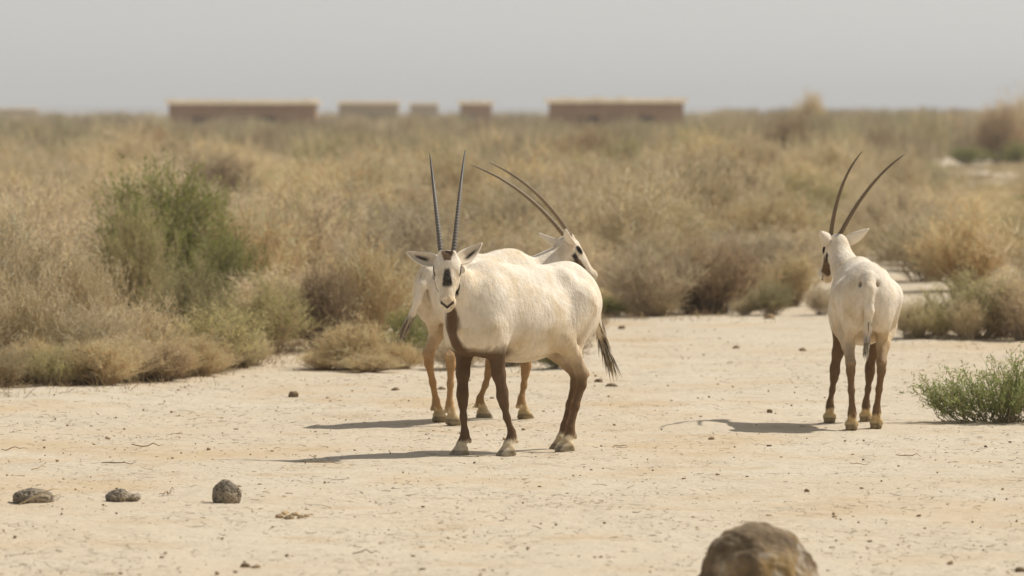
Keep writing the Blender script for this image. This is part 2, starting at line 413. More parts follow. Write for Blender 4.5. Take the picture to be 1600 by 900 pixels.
STRAW = [(0.63, 0.54, 0.345), (0.57, 0.47, 0.275), (0.68, 0.61, 0.45)]
KINDS = {
 'straw':  dict(n=(74, 8, 5), r=0.60, dome=0.80, l1=(0.14, 0.34), l2=(0.06, 0.16), w2=(0.0035, 0.006), arch=0.10, stem=(0.52, 0.435, 0.285), fol=STRAW, leaf=3, ll=(0.008, 0.02), lw=(0.006, 0.011), lc=[(0.72, 0.66, 0.52), (0.60, 0.48, 0.28), (0.50, 0.36, 0.19)]),
 'grey':   dict(n=(80, 9, 6), r=0.66, dome=0.85, l1=(0.12, 0.30), l2=(0.06, 0.16), w2=(0.004, 0.007), arch=0.04, stem=(0.473, 0.383, 0.291), fol=[(0.603, 0.494, 0.368), (0.505, 0.414, 0.307), (0.640, 0.577, 0.397)], leaf=2, ll=(0.01, 0.025), lw=(0.006, 0.010), lc=[(0.640, 0.597, 0.379), (0.571, 0.481, 0.301)]),
 'golden': dict(n=(110, 8, 6), r=0.66, dome=0.88, l1=(0.14, 0.30), l2=(0.08, 0.20), w2=(0.004, 0.007), arch=-0.05, stem=(0.491, 0.358, 0.214), fol=[(0.640, 0.522, 0.310), (0.594, 0.436, 0.244), (0.640, 0.638, 0.428)], leaf=1, ll=(0.02, 0.05), lw=(0.004, 0.007), lc=[(0.640, 0.593, 0.369), (0.594, 0.436, 0.251)]),
 'brown':  dict(n=(90, 9, 6), r=0.62, dome=0.85, l1=(0.12, 0.30), l2=(0.06, 0.16), w2=(0.004, 0.007), arch=0.02, stem=(0.299, 0.227, 0.154), fol=[(0.447, 0.335, 0.217), (0.358, 0.266, 0.173), (0.552, 0.420, 0.262)], leaf=2, ll=(0.01, 0.03), lw=(0.006, 0.010), lc=[(0.505, 0.374, 0.215), (0.374, 0.294, 0.176)]),
 'olive':  dict(n=(80, 8, 6), r=0.62, dome=0.85, l1=(0.12, 0.30), l2=(0.06, 0.15), w2=(0.004, 0.006), arch=0.06, stem=(0.417, 0.332, 0.221), fol=[(0.446, 0.405, 0.209), (0.565, 0.482, 0.286), (0.357, 0.357, 0.164)], leaf=3, ll=(0.012, 0.03), lw=(0.006, 0.011), lc=[(0.388, 0.402, 0.179), (0.492, 0.464, 0.242), (0.624, 0.527, 0.305)]),
 'green':  dict(n=(70, 8, 6), r=0.60, dome=0.92, l1=(0.12, 0.30), l2=(0.06, 0.15), w2=(0.003, 0.005), arch=0.02, stem=(0.311, 0.271, 0.188), fol=[(0.27, 0.27, 0.095), (0.33, 0.30, 0.13)], leaf=4, ll=(0.014, 0.034), lw=(0.006, 0.012), lc=[(0.23, 0.265, 0.07), (0.29, 0.315, 0.095), (0.35, 0.335, 0.14)]),
}
PROTO = {}
for ki, kd in enumerate(KINDS):
    PROTO[kd] = [bush_meshes(kd, 100 * ki + q) for q in range(3 if kd in ('straw', 'grey', 'golden') else 2)]
NBUSH = 0
def bush(kind, x, y, h, wd, label, group=None, cat='bush', name=None, tilt=0.0):
    """h, wd: height and overall width in metres"""
    global NBUSH
    NBUSH += 1
    st, fo = PROTO[kind][NBUSH % len(PROTO[kind])]
    o = empty(name or kind_name[kind], (x, y, float(ground_z(x, y))), rng.uniform(0, 6.28))
    s = wd / (2.1 * KINDS[kind]['r']); o.scale = (s, s * rng.uniform(0.9, 1.1), h)
    obj('stems', st, o); obj('foliage', fo, o)
    tag(o, label, cat, group)
    return o
kind_name = dict(straw='straw_bush', grey='twiggy_bush', golden='golden_bush', brown='brown_bush', olive='olive_bush', green='green_bush')

near_list = [   # photo column, base row, top row, width in px, kind, label
 (5, 572, 368, 230, 'straw', 'tall pale straw-coloured bush, the tallest near the edge of the sand'),
 (40, 592, 455, 190, 'straw', 'middling straw bush in front of the tallest straw bush'),
 (-60, 594, 450, 170, 'straw', 'middling straw bush on the outer side of the tallest straw bush'),
 (140, 592, 492, 170, 'straw', 'low straw bush in front of the leaning pale straw bush'),
 (125, 572, 415, 180, 'straw', 'pale straw bush leaning on the tallest straw bush'),
 (225, 584, 482, 150, 'straw', 'knee-high straw bush between the tall straw bushes and a speckled low bush'),
 (160, 603, 540, 150, 'golden', 'low golden-brown fringe plant at the foot of the tall straw bushes'),
 (335, 580, 498, 190, 'olive', 'low speckled grey-green bush at the edge of the sandy inlet'),
 (255, 596, 545, 110, 'brown', 'small dark brown plant at the foot of the straw bushes'),
 (420, 556, 455, 150, 'olive', 'yellowish green bush behind the sandy inlet'),
 (555, 578, 508, 150, 'golden', 'rounded golden tussock bush standing alone on the sand beside the inlet'),
 (628, 578, 540, 80, 'golden', 'trailing golden plant between the rounded tussock and the oryx pair'),
 (508, 580, 552, 100, 'golden', 'low golden tuft between the rounded tussock and the sandy inlet'),
 (575, 583, 556, 110, 'golden', 'low golden tuft in front of the rounded tussock'),
 (640, 562, 492, 95, 'green', 'small dark green bush behind the golden tussock'),
 (245, 508, 264, 225, 'green', 'tall bush with a bright green crown rising out of the scrub'),
 (352, 525, 378, 140, 'green', 'waist-high green bush beside the tall green-crowned bush'),
 (318, 500, 300, 120, 'green', 'green bush with ruddy stems leaning on the tall green-crowned bush'),
 (215, 530, 345, 130, 'olive', 'dull green bush in front of the tall green-crowned bush'),
 (300, 545, 430, 150, 'olive', 'dull olive bush between the speckled low bush and the green ones'),
 (575, 548, 395, 150, 'golden', 'orange-tinged bush behind the rounded golden tussock'),
 (505, 552, 430, 120, 'brown', 'dark brown bush behind the sandy inlet and the tussock'),
 (1112, 488, 388, 170, 'brown', 'brown bush with golden tips standing where the sand opens out'),
 (1015, 491, 385, 170, 'grey', 'grey twiggy bush beside the golden-tipped brown bush'),
 (957, 489, 462, 70, 'green', 'low bright green plant at the rear edge of the sand'),
 (1172, 484, 440, 90, 'straw', 'small straw bush beside the golden-tipped brown bush'),
 (1285, 494, 452, 60, 'grey', 'small grey tuft on the open sand beside the rear-view oryx'),
 (1525, 528, 440, 190, 'olive', 'grey-green bush at the sand edge behind the low green shrub'),
 (1600, 530, 430, 130, 'grey', 'grey bush next to the grey-green bush behind the low green shrub'),
 (1440, 530, 478, 90, 'olive', 'small low olive bush between the rear-view oryx and the grey-green bush'),
 (1235, 478, 405, 110, 'golden', 'golden bush behind the open sand'),
 (715, 578, 530, 110, 'grey', 'low grey plant behind the legs of the oryx pair'),
 (800, 574, 520, 110, 'olive', 'low olive plant behind the legs of the oryx pair'),
 (868, 579, 540, 80, 'green', 'low green plant behind the hind legs of the oryx pair'),
 (1495, 392, 365, 60, 'green', 'low green bush on the pale sand patch among the grey scrub'),
 (1225, 290, 190, 150, 'brown', 'big dark brown bush far back in the scrub'),
 (1165, 330, 232, 150, 'golden', 'orange-brown rounded bush in front of the big dark brown bush'),
 (1515, 256, 228, 70, 'green', 'bright green bush at the far sandy patch'),
 (1590, 262, 225, 60, 'green', 'dark green bush beside the far sandy patch'),
 (1265, 225, 153, 60, 'golden', 'tall bush standing above the skyline of the scrub'),
 (1562, 254, 176, 80, 'brown', 'big dark bush beyond the far sandy patch'),
 (1585, 250, 160, 110, 'grey', 'great grey bush rising above the skyline beyond the far sandy patch'),
 (1650, 248, 156, 130, 'golden', 'great golden bush rising above the skyline beyond the far sandy patch'),
]
taken = []
for px, pb, pt, wpx, kd, lab in near_list:
    x, D = at(px, pb); h = (pb - pt) * D / FPX; wd = wpx * D / FPX
    bush(kd, x, D, h * 1.05, wd * 1.2, lab); taken.append((x, D, wd / 2))

fr = [(px_, 0) for px_ in np.linspace(-70, 400, 26)] + [(px_, 1) for px_ in np.linspace(950, 1200, 7)] + [(px_, 2) for px_ in np.linspace(1430, 1680, 7)]
for px, q in fr:
    px = px + rng.uniform(-12, 12); row = {0: np.interp(px, [-100, 100, 200, 300, 400], [604, 602, 597, 590, 574]), 1: 490, 2: 529}[q] + rng.uniform(-4, 3)
    x, D = at(px, row); kd = ['straw', 'golden', 'straw', 'olive', 'straw'][rng.integers(0, 5)]
    bush(kd, x, D, rng.uniform(0.12, 0.30), rng.uniform(0.3, 0.6), ['ankle-high dry plant at the foot of the tall straw bushes', 'ankle-high dry plant at the foot of the golden-tipped brown bush', 'ankle-high dry plant at the foot of the grey-green bush'][q],
         ['small plants fringing the straw bushes', 'small plants fringing the rear of the sand', 'small plants fringing the grey-green bush'][q], 'plant', 'fringe_plant')

# the front green shrub beside the rear-view oryx: three stools of one shrub
x, D = at(1545, 656)
def shrub_meshes():
    rg = np.random.default_rng(5); st = Geo(); fo = Geo()
    for cx, cy, h, r, n in ((0.12, 0, 0.36, 0.34, 80), (-0.18, 0.03, 0.27, 0.28, 46), (-0.40, 0.02, 0.24, 0.15, 18), (0.44, 0.1, 0.33, 0.32, 60)):
        ph = rg.uniform(0, 6.28, n); uu = rg.uniform(0, 1, n) ** 0.6
        tip = np.stack([cx + r * uu * np.cos(ph), cy + r * uu * np.sin(ph), h * np.sqrt(1 - (uu * 0.85) ** 2) * rg.uniform(0.75, 1.12, n)], 1)
        base = np.stack([0.12 + 0.55 * (cx - 0.12) + rg.normal(0, 0.06, n), cy + rg.normal(0, 0.05, n), np.full(n, -0.01)], 1)
        d = tip - base; L = np.linalg.norm(d, axis=1)
        p0 = curve(base, nrm(d), L * 0.9, 6, np.tile((0, 0, 0.1), (n, 1)), rg, 0.02); p0[..., 2] = np.maximum(p0[..., 2], 0.004)
        V, F = prisms(p0, rg.uniform(0.0022, 0.004, n), rg); st.add(V, F, np.array((0.30, 0.25, 0.15)) * rg.uniform(0.7, 1.3, (len(V), 1)))
        m = n * 9; par = np.repeat(np.arange(n), 9); i = rg.integers(1, 5, m); f = rg.uniform(0, 1, (m, 1)); b = p0[par, i] * (1 - f) + p0[par, i + 1] * f
        dd = nrm(nrm(p0[par, i + 1] - p0[par, i]) + nrm(rg.normal(0, 1, (m, 3))) * 0.75 + (0, 0, 0.3)); p1 = curve(b, dd, rg.uniform(0.04, 0.11, m), 3, rg.normal(0, 0.1, (m, 3)), rg, 0.02)
        V, F = ribbons(p1, rg.uniform(0.002, 0.0035, m), rg); fo.add(V, F, np.array((0.27, 0.29, 0.11)) * rg.uniform(0.7, 1.3, (len(V), 1)))
        q = m * 6; par = np.repeat(np.arange(m), 6); i = rg.integers(0, 2, q); f = rg.uniform(0, 1, (q, 1)); b = p1[par, i] * (1 - f) + p1[par, i + 1] * f
        pl = curve(b, nrm(rg.normal(0, 1, (q, 3)) + (0, 0, 0.4)), rg.uniform(0.012, 0.026, q), 2, np.zeros((q, 3)), rg, 0.0)
        cl = np.array([(0.34, 0.385, 0.14), (0.42, 0.45, 0.19), (0.27, 0.325, 0.11)])[rg.integers(0, 3, q)] * rg.uniform(0.75, 1.25, (q, 1))
        V, F = ribbons(pl, rg.uniform(0.005, 0.009, q), rg); fo.add(V, F, np.repeat(cl, 4, 0))
    return st.mesh('shrub_stems', M['stem']), fo.mesh('shrub_foliage', M['fresh'])
a_, b_ = shrub_meshes(); o = empty('green_shrub', (x, D, float(ground_z(x, D))))
obj('stems', a_, o); obj('foliage', b_, o); tag(o, 'low spreading fresh green shrub on the sand beside the rear-view oryx', 'shrub')

# edge of the clearing: photo row of the scrub's front edge by photo column
EX = [-400, 0, 200, 300, 400, 470, 500, 660, 900, 945, 1180, 1240, 1300, 1400, 1440, 1600, 2000]
EY = [606, 603, 592, 585, 566, 545, 560, 566, 560, 490, 482, 470, 470, 480, 520, 524, 530]
def rowof(D): return HORIZON + FPX * CAM_H / D
def open_sand(px, row):
    if row > np.interp(px, EX, EY) - 6: return True
    if 1450 < px < 1700 and 252 < row < 298: return True            # far sandy patch
    if px > 1540 and 385 < row < 425: return True
    if 1290 < px < 1420 and row > 440: return True
    return False
gl = dict(straw='straw-coloured bush', grey='grey twiggy bush', golden='golden-tan bush', brown='dark brown bush', olive='olive-tinged bush')
def scrub_label(kd, px, yy, h):
    size = 'knee-high' if h < 0.72 else ('waist-high' if h < 0.98 else 'chest-high')
    dep = 'at the front of the scrub' if yy < 55 else ('in the middle of the scrub' if yy < 80 else 'deep in the scrub')
    zone = ('near the tall straw bushes' if px < 190 else 'near the tall green-crowned bush' if px < 440 else 'behind the golden tussock' if px < 650 else 'behind the oryx pair' if px < 940
            else 'behind the golden-tipped brown bush' if px < 1240 else 'behind the rear-view oryx' if px < 1420 else 'behind the low green shrub')
    return f'{size} {gl[kd]} {dep} {zone}'
D = 40.0; nfill = 0
while D < 112:
    step = 1.2 + 0.011 * D; half = 0.105 * D + 1.2
    x = -half + rng.uniform(0, step)
    while x < half:
        xx, yy = x + rng.normal(0, 0.25), D + rng.normal(0, 0.35); px = 800 + xx * FPX / yy; row = rowof(yy); x += step * rng.uniform(0.8, 1.25)
        patch_ = 1450 < px < 1700 and 250 < row < 300
        if (open_sand(px, row) and not (patch_ and rng.random() < 0.45)) or any((xx - a) ** 2 + (yy - b) ** 2 < (c * 0.75) ** 2 for a, b, c in taken): continue
        if 150 < px < 430 and yy < 47.5: continue
        v1 = vnoise(np.array(xx / 3.0), np.array(yy / 6.0), 31); v2 = vnoise(np.array(xx / 2.0 + 50), np.array(yy / 5.0), 32)
        w_ = np.array([0.26, 0.30 + 0.22 * v1, 0.28 - 0.20 * v1, 0.06 + 0.10 * v2, 0.10]); w_ = np.clip(w_, 0.02, 1); w_ /= w_.sum()
        kd = ['straw', 'grey', 'golden', 'brown', 'olive'][rng.choice(5, p=w_)]
        h = rng.uniform(0.52, 1.02) + 0.0035 * (yy - 40) + 0.2 * v2
        if px > 1300: h *= 0.78
        if patch_: h = rng.uniform(0.2, 0.35)
        if row > np.interp(px, EX, EY) - 40: h *= 0.75
        if 1400 < px < 1640 and row > 300: h = min(h, CAM_H - (318 - HORIZON) * yy / FPX)
        bush(kd, xx, yy, max(h, 0.3), rng.uniform(1.4, 2.3) * (0.6 + 0.4 * h), scrub_label(kd, px, yy, max(h, 0.3)), kd + ' bushes of the scrub behind the clearing'); nfill += 1
    D += step * 0.98
print('FILL', nfill)

# far scrub: reads as one mass
fg = Geo(); D = 112.0; nf_ = 0
fcol = np.array([(0.652, 0.536, 0.342), (0.557, 0.470, 0.318), (0.660, 0.554, 0.332), (0.485, 0.371, 0.225), (0.541, 0.499, 0.291)])
while D < 800:
    step = 1.5 + 0.0125 * D; half = 0.11 * D + 2; xs_ = np.arange(-half, half, step)
    for x in xs_:
        xx, yy = x + rng.normal(0, step * 0.3), D + rng.normal(0, step * 0.3); px = 800 + xx * FPX / yy
        patch_ = 1450 < px < 1700 and 250 < rowof(yy) < 300
        if open_sand(px, rowof(yy)) and not (patch_ and rng.random() < 0.4): continue
        h = rng.uniform(1.0, 1.4) + 0.15 * float(vnoise(np.array(xx / 6), np.array(yy / 12), 33)) + min(0.32, 0.0016 * (yy - 112)); r = rng.uniform(0.7, 1.2) * (1 + 0.001 * yy)
        if 1400 < px < 1660 and yy < 165: h = min(h, 0.6)
        if 1120 < px < 1560 and yy > 190: h += 0.35
        if patch_: h = 0.25
        n = 150; ph = rng.uniform(0, 6.28, n); uu = rng.uniform(0, 1, n) ** 0.55
        tip = np.stack([xx + r * uu * np.cos(ph), yy + r * uu * np.sin(ph), h * np.sqrt(1 - (uu * 0.9) ** 2) * rng.uniform(0.72, 1.08, n)], 1)
        bs = np.stack([xx + 0.75 * r * uu * np.cos(ph + 0.4), yy + 0.75 * r * uu * np.sin(ph + 0.4), tip[:, 2] * rng.uniform(0.0, 0.55, n)], 1)
        V, F = ribbons(np.stack([bs, tip], 1), rng.uniform(0.02, 0.05, n) * (1 + 0.002 * yy), rng)
        c = fcol[rng.integers(0, 5)] * rng.uniform(0.62, 1.22); fg.add(V, F, np.repeat(c * rng.uniform(0.7, 1.25, (n, 1)), 4, 0)); nf_ += 1
    D += step
print('FAR', nf_)
tag(obj('far_scrub', fg.mesh('far_scrub', M['leaf'])), 'dry scrub receding to the horizon', None, None, 'stuff')

# dry grass and leaf litter along the scrub edge
gg = Geo(); n = 5200
px = rng.uniform(-150, 1750, n); row = np.interp(px, EX, EY) + rng.normal(-6, 9, n); keep = (px < 1230) | (px > 1420); px, row = px[keep], row[keep]
D_ = FPX * CAM_H / (row - HORIZON); X_ = (px - 800) * D_ / FPX
tx = np.repeat(X_, 5) + rng.normal(0, 0.03, len(X_) * 5); ty = np.repeat(D_, 5) + rng.normal(0, 0.03, len(X_) * 5); m = len(tx)
b = np.stack([tx, ty, ground_z(tx, ty) - 0.005], 1); dd = nrm(rng.normal(0, 0.6, (m, 3)) + (0, 0, 0.75)); dd[:, 2] = np.abs(dd[:, 2])
V, F = ribbons(curve(b, dd, rng.uniform(0.03, 0.12, m), 3, rng.normal(0, 0.25, (m, 3)), rng, 0.02), rng.uniform(0.003, 0.006, m), rng)
gg.add(V, F, np.repeat(np.array([(0.48, 0.37, 0.22), (0.38, 0.28, 0.16), (0.30, 0.22, 0.13)])[rng.integers(0, 3, m)] * rng.uniform(0.7, 1.2, (m, 1)), 6, 0))
tag(obj('dry_grass', gg.mesh('dry_grass', M['leaf'])), 'short dry grass and litter along the scrub edge', None, None, 'stuff')

# ---------------------------------------------------------------- oryx
WHITE = np.array((0.755, 0.675, 0.56)); TAN = np.array((0.56, 0.42, 0.25)); BROWN = np.array((0.140, 0.088, 0.050))
BLACK = np.array((0.022, 0.018, 0.016)); GREY = np.array((0.16, 0.145, 0.13)); OCHRE = np.array((0.52, 0.36, 0.15))

def make_oryx(label, loc, psi, feet, poll, az, pitch, tail, leg_col=BROWN, leg_top=0.0, foot_col=WHITE, belly=1.0, ears=((0.30, 0.15), (0.55, 0.1)), seed=0, horn_col=(0.135, 0.118, 0.098), roll=0.0, spread=0.115, tuft=(0.10, 0.17), tuft_col=0.6, hocks={}, tail_r=0.029, scale=1.0, cheek=-0.118, cheek_top=-0.055, horn_len=0.70, ring=0.95):
    """local frame: x forward, y left, z up. feet = LF, RF, LH, RH ground points; az / pitch = where the head points"""
    rg = np.random.default_rng(seed)
    poll = np.array(poll, float)
    u = np.array((math.cos(pitch) * math.cos(az), math.cos(pitch) * math.sin(az), -math.sin(pitch)))
    v = np.array((-math.sin(az), math.cos(az), 0.0)); w = np.cross(u, v) * -1
    if w[2] < 0: w = -w
    if roll:
        v, w = v * math.cos(roll) + w * math.sin(roll), w * math.cos(roll) - v * math.sin(roll)
    H = lambda a, b, c: poll + u * a + v * b + w * c
    S = SDF((-0.80, -0.46, -0.015), (0.98, 0.46, 1.20), 0.0052)
    bw = 0.190 * belly
    # trunk
    S.ell((0.20, 0, 0.745), (0.28, 0.156, 0.232), k=0.0)
    S.ell((0.22, 0, 0.865), (0.19, 0.080, 0.135), k=0.08)
    S.ell((-0.06, 0, 0.735), (0.37, bw, 0.212 * (0.5 + 0.5 * belly)), k=0.10)
    S.ell((-0.04, 0, 0.675), (0.24, 0.15 * belly, 0.165 * belly), k=0.10)
    S.ell((-0.37, 0, 0.815), (0.20, 0.150, 0.172), k=0.10)
    S.cone((0.24, 0, 0.925), (-0.10, 0, 0.905), 0.065, 0.06, 0.10)        # withers and spine
    S.cone((-0.10, 0, 0.905), (-0.39, 0, 0.925), 0.06, 0.06, 0.10)
    S.ell((0.385, 0, 0.68), (0.105, 0.105, 0.14), k=0.08)                     # brisket
    for sy in (1, -1):
        S.ell((0.295, 0.100 * sy, 0.745), (0.105, 0.065, 0.19), k=0.06)    # shoulder blade
        S.ell((0.33, 0.105 * sy, 0.635), (0.09, 0.06, 0.09), k=0.05)
        S.cone((-0.27, 0.105 * sy, 0.92), (-0.30, 0.12 * sy, 0.84), 0.02, 0.03, 0.08)   # hip bone
        S.ell((-0.43, 0.074 * sy, 0.755), (0.115, 0.082, 0.165), k=0.06)      # buttock
    # neck
    N0 = np.array((0.30, 0, 0.815)); N2 = H(0.045, 0, -0.062); N1 = N0 * 0.45 + N2 * 0.55 + np.array((0.025, 0, -0.015))
    S.ell(N0, (0.17, 0.105, 0.165), k=0.06)
    S.chain([(N0 + (0.05, 0, 0.03), 0.108), (N1, 0.083), (N2, 0.066)], 0.05)
    S.cone((0.375, 0, 0.70), H(0.07, 0, -0.10), 0.085, 0.042, 0.06)
    # head
    S.ell(H(0.045, 0, -0.045), (0.085, 0.066, 0.066), (u, v, w), 0.03)
    S.chain([(H(0.05, 0, -0.035), 0.060), (H(0.13, 0, -0.045), 0.052), (H(0.235, 0, -0.050), 0.0375)], 0.02)
    S.cone(H(0.06, 0, -0.095), H(0.235, 0, -0.078), 0.044, 0.024, 0.03)    # jaw
    for sv in (1, -1):
        S.ell(H(0.084, 0.050 * sv, -0.026), (0.034, 0.021, 0.024), (u, v, w), 0.02)   # brow
        S.ell(H(0.11, 0.040 * sv, -0.085), (0.06, 0.024, 0.045), (u, v, w), 0.02)     # cheek
        S.cone(H(0.016, 0.030 * sv, -0.004), H(0.0, 0.032 * sv, 0.010), 0.021, 0.016, 0.015)
        S.ell(H(0.262, 0.022 * sv, -0.040), (0.026, 0.022, 0.026), (u, v, w), 0.015)
    S.ell(H(0.262, 0, -0.058), (0.036, 0.042, 0.036), (u, v, w), 0.02)
    S.ell(H(0.266, 0, -0.090), (0.028, 0.029, 0.019), (u, v, w), 0.012)    # lower lip
    S.ell(H(0.288, 0, -0.0755), (0.03, 0.05, 0.0035), (u, v, w), 0.004, cut=True)
    for sv in (1, -1):
        S.ell(H(0.287, 0.022 * sv, -0.046), (0.013, 0.0085, 0.006), (u, v, w), 0.006, cut=True)
    for sy in (1, -1):
        S.cone((0.19, 0.125 * sy, 0.80), (0.265, 0.128 * sy, 0.60), 0.040, 0.038, 0.018)      # triceps edge
        S.cone((-0.15, 0.150 * sy, 0.64), (-0.255, 0.140 * sy, 0.575), 0.020, 0.030, 0.03)     # flank fold
        S.ell((-0.525, 0.045 * sy, 0.865), (0.015, 0.012, 0.025), k=0.03, cut=True)            # hollow beside the tail head
    S.ell((-0.565, 0, 0.68), (0.055, 0.012, 0.15), k=0.035, cut=True)
    # legs
    legs = []
    for i, (fx, fy) in enumerate(feet):
        sy = 1 if i % 2 == 0 else -1
        if i < 2:
            sh = np.array((0.31, 0.105 * sy, 0.69)); el = np.array((0.285 + (fx - 0.3) * 0.12, 0.105 * sy, 0.55))
            fet = np.array((fx - 0.028, fy, 0.098)); kn = el * 0.47 + fet * 0.53 + np.array((0.016, 0, 0)); kn[2] = 0.315
            pts = [(sh, 0.074), (el, 0.046), (el * 0.5 + kn * 0.5 + (0.004, 0, 0), 0.0335), (kn + (0, 0, 0.03), 0.0262), (kn, 0.0272), (kn + (fet - kn) * 0.18, 0.0212),
                   (kn * 0.5 + fet * 0.5 + (0.002, 0, 0), 0.0160), (fet + (0, 0, 0.03), 0.0175), (fet, 0.0232)]
        else:
            hip = np.array((-0.345, 0.098 * sy, 0.79)); st = np.array((-0.22 + (fx + 0.36) * 0.25, 0.122 * sy, 0.615))
            fet = np.array((fx - 0.028, fy, 0.098)); hk = np.array((-0.43 * 0.55 + (fx - 0.075) * 0.45, 0.11 * sy * 0.5 + fy * 0.5, 0.385))
            if i in hocks: hk[:2] = hocks[i]
            gm = st * 0.45 + hk * 0.55 + np.array((-0.012, 0, 0.02))
            pts = [(hip, 0.125), (st, 0.072), (gm, 0.038), (hk + (0.006, 0, 0.02), 0.0275), (hk + (0.008, 0, -0.03), 0.0240),
                   (hk * 0.5 + fet * 0.5 + (0.006, 0, 0), 0.0178), (fet + (0, 0, 0.03), 0.0188), (fet, 0.0240)]
            S.cone(hip + (-0.09, 0, 0.0), gm + (-0.018, 0, 0.02), 0.072, 0.026, 0.04)     # hamstring
            S.cone(gm + (-0.035, 0, 0.0), hk + (-0.032, 0, 0.024), 0.012, 0.017, 0.015)  # tendon to the point of the hock
        S.chain(pts, 0.022)
        S.cone(fet, (fx + 0.004, fy, 0.062), 0.0265, 0.026, 0.012)
        for t in (1, -1):
            S.cone((fx + 0.0, fy + 0.015 * t, 0.040), (fx + 0.058, fy + 0.017 * t, 0.010), 0.027, 0.013, 0.006)
            S.cone((fx - 0.02, fy + 0.016 * t, 0.018), (fx + 0.045, fy + 0.017 * t, 0.006), 0.018, 0.017, 0.006)
            S.ell((fx - 0.052, fy + 0.014 * t, 0.083), (0.012, 0.008, 0.015), k=0.006)
        legs.append([p for p, r in pts] + [np.array((fx + 0.004, fy, 0.06)), np.array((fx + 0.03, fy, 0.0))])
    # tail
    tl = [np.array(p, float) for p in tail]; nt_ = len(tl)
    S.chain([(p, tail_r * (1 - 0.48 * i / (nt_ - 1))) for i, p in enumerate(tl)], 0.02)
    S.floor(0.0)
    P, Q = S.surface()
    # smooth once
    # ---- coat colours, in the animal's own coordinates
    n1 = np.sin(P[:, 0] * 37 + np.sin(P[:, 2] * 29) * 2) * 0.5 + np.sin(P[:, 1] * 51 + P[:, 2] * 43) * 0.5
    nh = vnoise(P[:, 0] * 95 + P[:, 1] * 60, P[:, 2] * 28, 15) * 0.6 + vnoise(P[:, 1] * 120 - P[:, 0] * 80, P[:, 2] * 40, 16) * 0.4
    n1 = n1 + 1.3 * nh
    C = np.tile(WHITE, (len(P), 1))
    def paint(mask, col):
        mask = np.clip(mask, 0, 1)[:, None]; C[:] = C * (1 - mask) + np.asarray(col) * mask
    hr = P - poll; hu, hv, hw = hr @ u, hr @ v, hr @ w
    head = (hu > -0.02) & (hu < 0.32) & (np.abs(hv) < 0.1) & (hw > -0.135) & (hw < 0.06)
    av = np.abs(hv); head &= av < 0.074 - 0.24 * np.clip(hu - 0.11, 0, 0.2)
    body = ~head
    nf = vnoise(hu * 160, hv * 160, 3) * 0.5 + vnoise(hu * 340, hv * 340, 4) * 0.5
    # dusty tint that paints warm ground bounce into the lower body, breast stripe
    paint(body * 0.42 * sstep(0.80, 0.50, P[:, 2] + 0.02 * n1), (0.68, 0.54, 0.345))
    paint(body * sstep(0.590 + 0.015 * n1, 0.535, P[:, 2]) * sstep(0.10, 0.22, P[:, 0]), leg_col)
    d, t = polydist(P, [H(0.10, 0, -0.15), (0.52, 0, 0.74), (0.545, 0, 0.63), (0.45, 0, 0.53), (0.30, 0, 0.50)])
    paint(body * 0.95 * sstep(0.070 + 0.012 * n1, 0.030, d) * sstep(0.0, 0.25, t), leg_col)
    paint(body * 0.95 * sstep(0.052 + 0.008 * n1, 0.026, np.abs(P[:, 1])) * sstep(0.30, 0.40, P[:, 0]) * sstep(0.86, 0.74, P[:, 2]), leg_col)
    for i, L in enumerate(legs):
        d, t = polydist(P, L)
        if i < 2:
            m = sstep(0.60 + leg_top + 0.02 * n1, 0.50 + leg_top, P[:, 2]) * sstep(0.12, 0.07, d)
        else:
            m = sstep(0.60 + leg_top + 0.03 * n1, 0.33 + leg_top, P[:, 2]) * sstep(0.16, 0.09, d)
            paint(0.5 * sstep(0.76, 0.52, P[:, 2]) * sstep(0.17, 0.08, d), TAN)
        paint(m * body, leg_col * (1.0 if i < 2 else 1.25))
        paint((d < 0.09) * sstep(0.104, 0.078, P[:, 2] + 0.010 * n1), foot_col)
        paint((d < 0.11) * sstep(0.040, 0.032, P[:, 2]), foot_col * 0.5)
    # face
    def box(x, a, b, s): return sstep(a - s, a + s, x) * sstep(b + s, b - s, x)
    front = head & (hw > -0.07)
    paint(front * box(hu, -0.03, 0.052, 0.006) * sstep(0.036, 0.026, av + 0.25 * np.clip(hu, 0, 1) + 0.003 * nf), BROWN * 0.9)          # forehead patch
    paint(front * (hw > -0.045) * (0.95 + 0.2 * nf) * box(hu + 0.004 * nf + 0.6 * np.clip(av - 0.012, 0, 1), 0.096, 0.190, 0.010) * sstep(-0.004, 0.005, 0.0155 + 0.15 * (hu - 0.10) - av + 0.003 * nf), BLACK * 1.6)      # nose patch
    sc_ = hw + 0.055 + 0.30 * np.clip(hu - 0.10, 0, 0.2)
    paint(head * (av > 0.026) * box(hu, 0.075, 0.225, 0.008) * sstep(0.022 + 0.08 * np.clip(hu - 0.09, 0, 0.12), 0.010, np.abs(sc_ + 0.020)), BLACK * 1.8)   # stripe from the eye
    paint(head * (av > 0.02 + min(0, cheek + 0.12) * 0.5) * box(hu, 0.10 + (cheek_top + 0.055) * -1.2, 0.20 - (cheek + 0.118) * 2.2, 0.012) * sstep(cheek_top + 0.006 * nf, cheek_top - 0.011, hw) * sstep(cheek - 0.008, cheek + 0.004, hw) * sstep(0.068, 0.060, av), BROWN)                                            # cheek patch
    paint(head * sstep(0.030, 0.018, np.sqrt((hu - 0.084) ** 2 * 0.6 + (hw + 0.026) ** 2 * 2.2) + 0.004 * nf) * (av > 0.045), BLACK)                       # eye rim
    paint(head * 0.45 * sstep(0.225, 0.25, hu) * sstep(0.29, 0.26, hu), TAN * 1.25)
    qq = hu * 0.87 - hw * 0.5
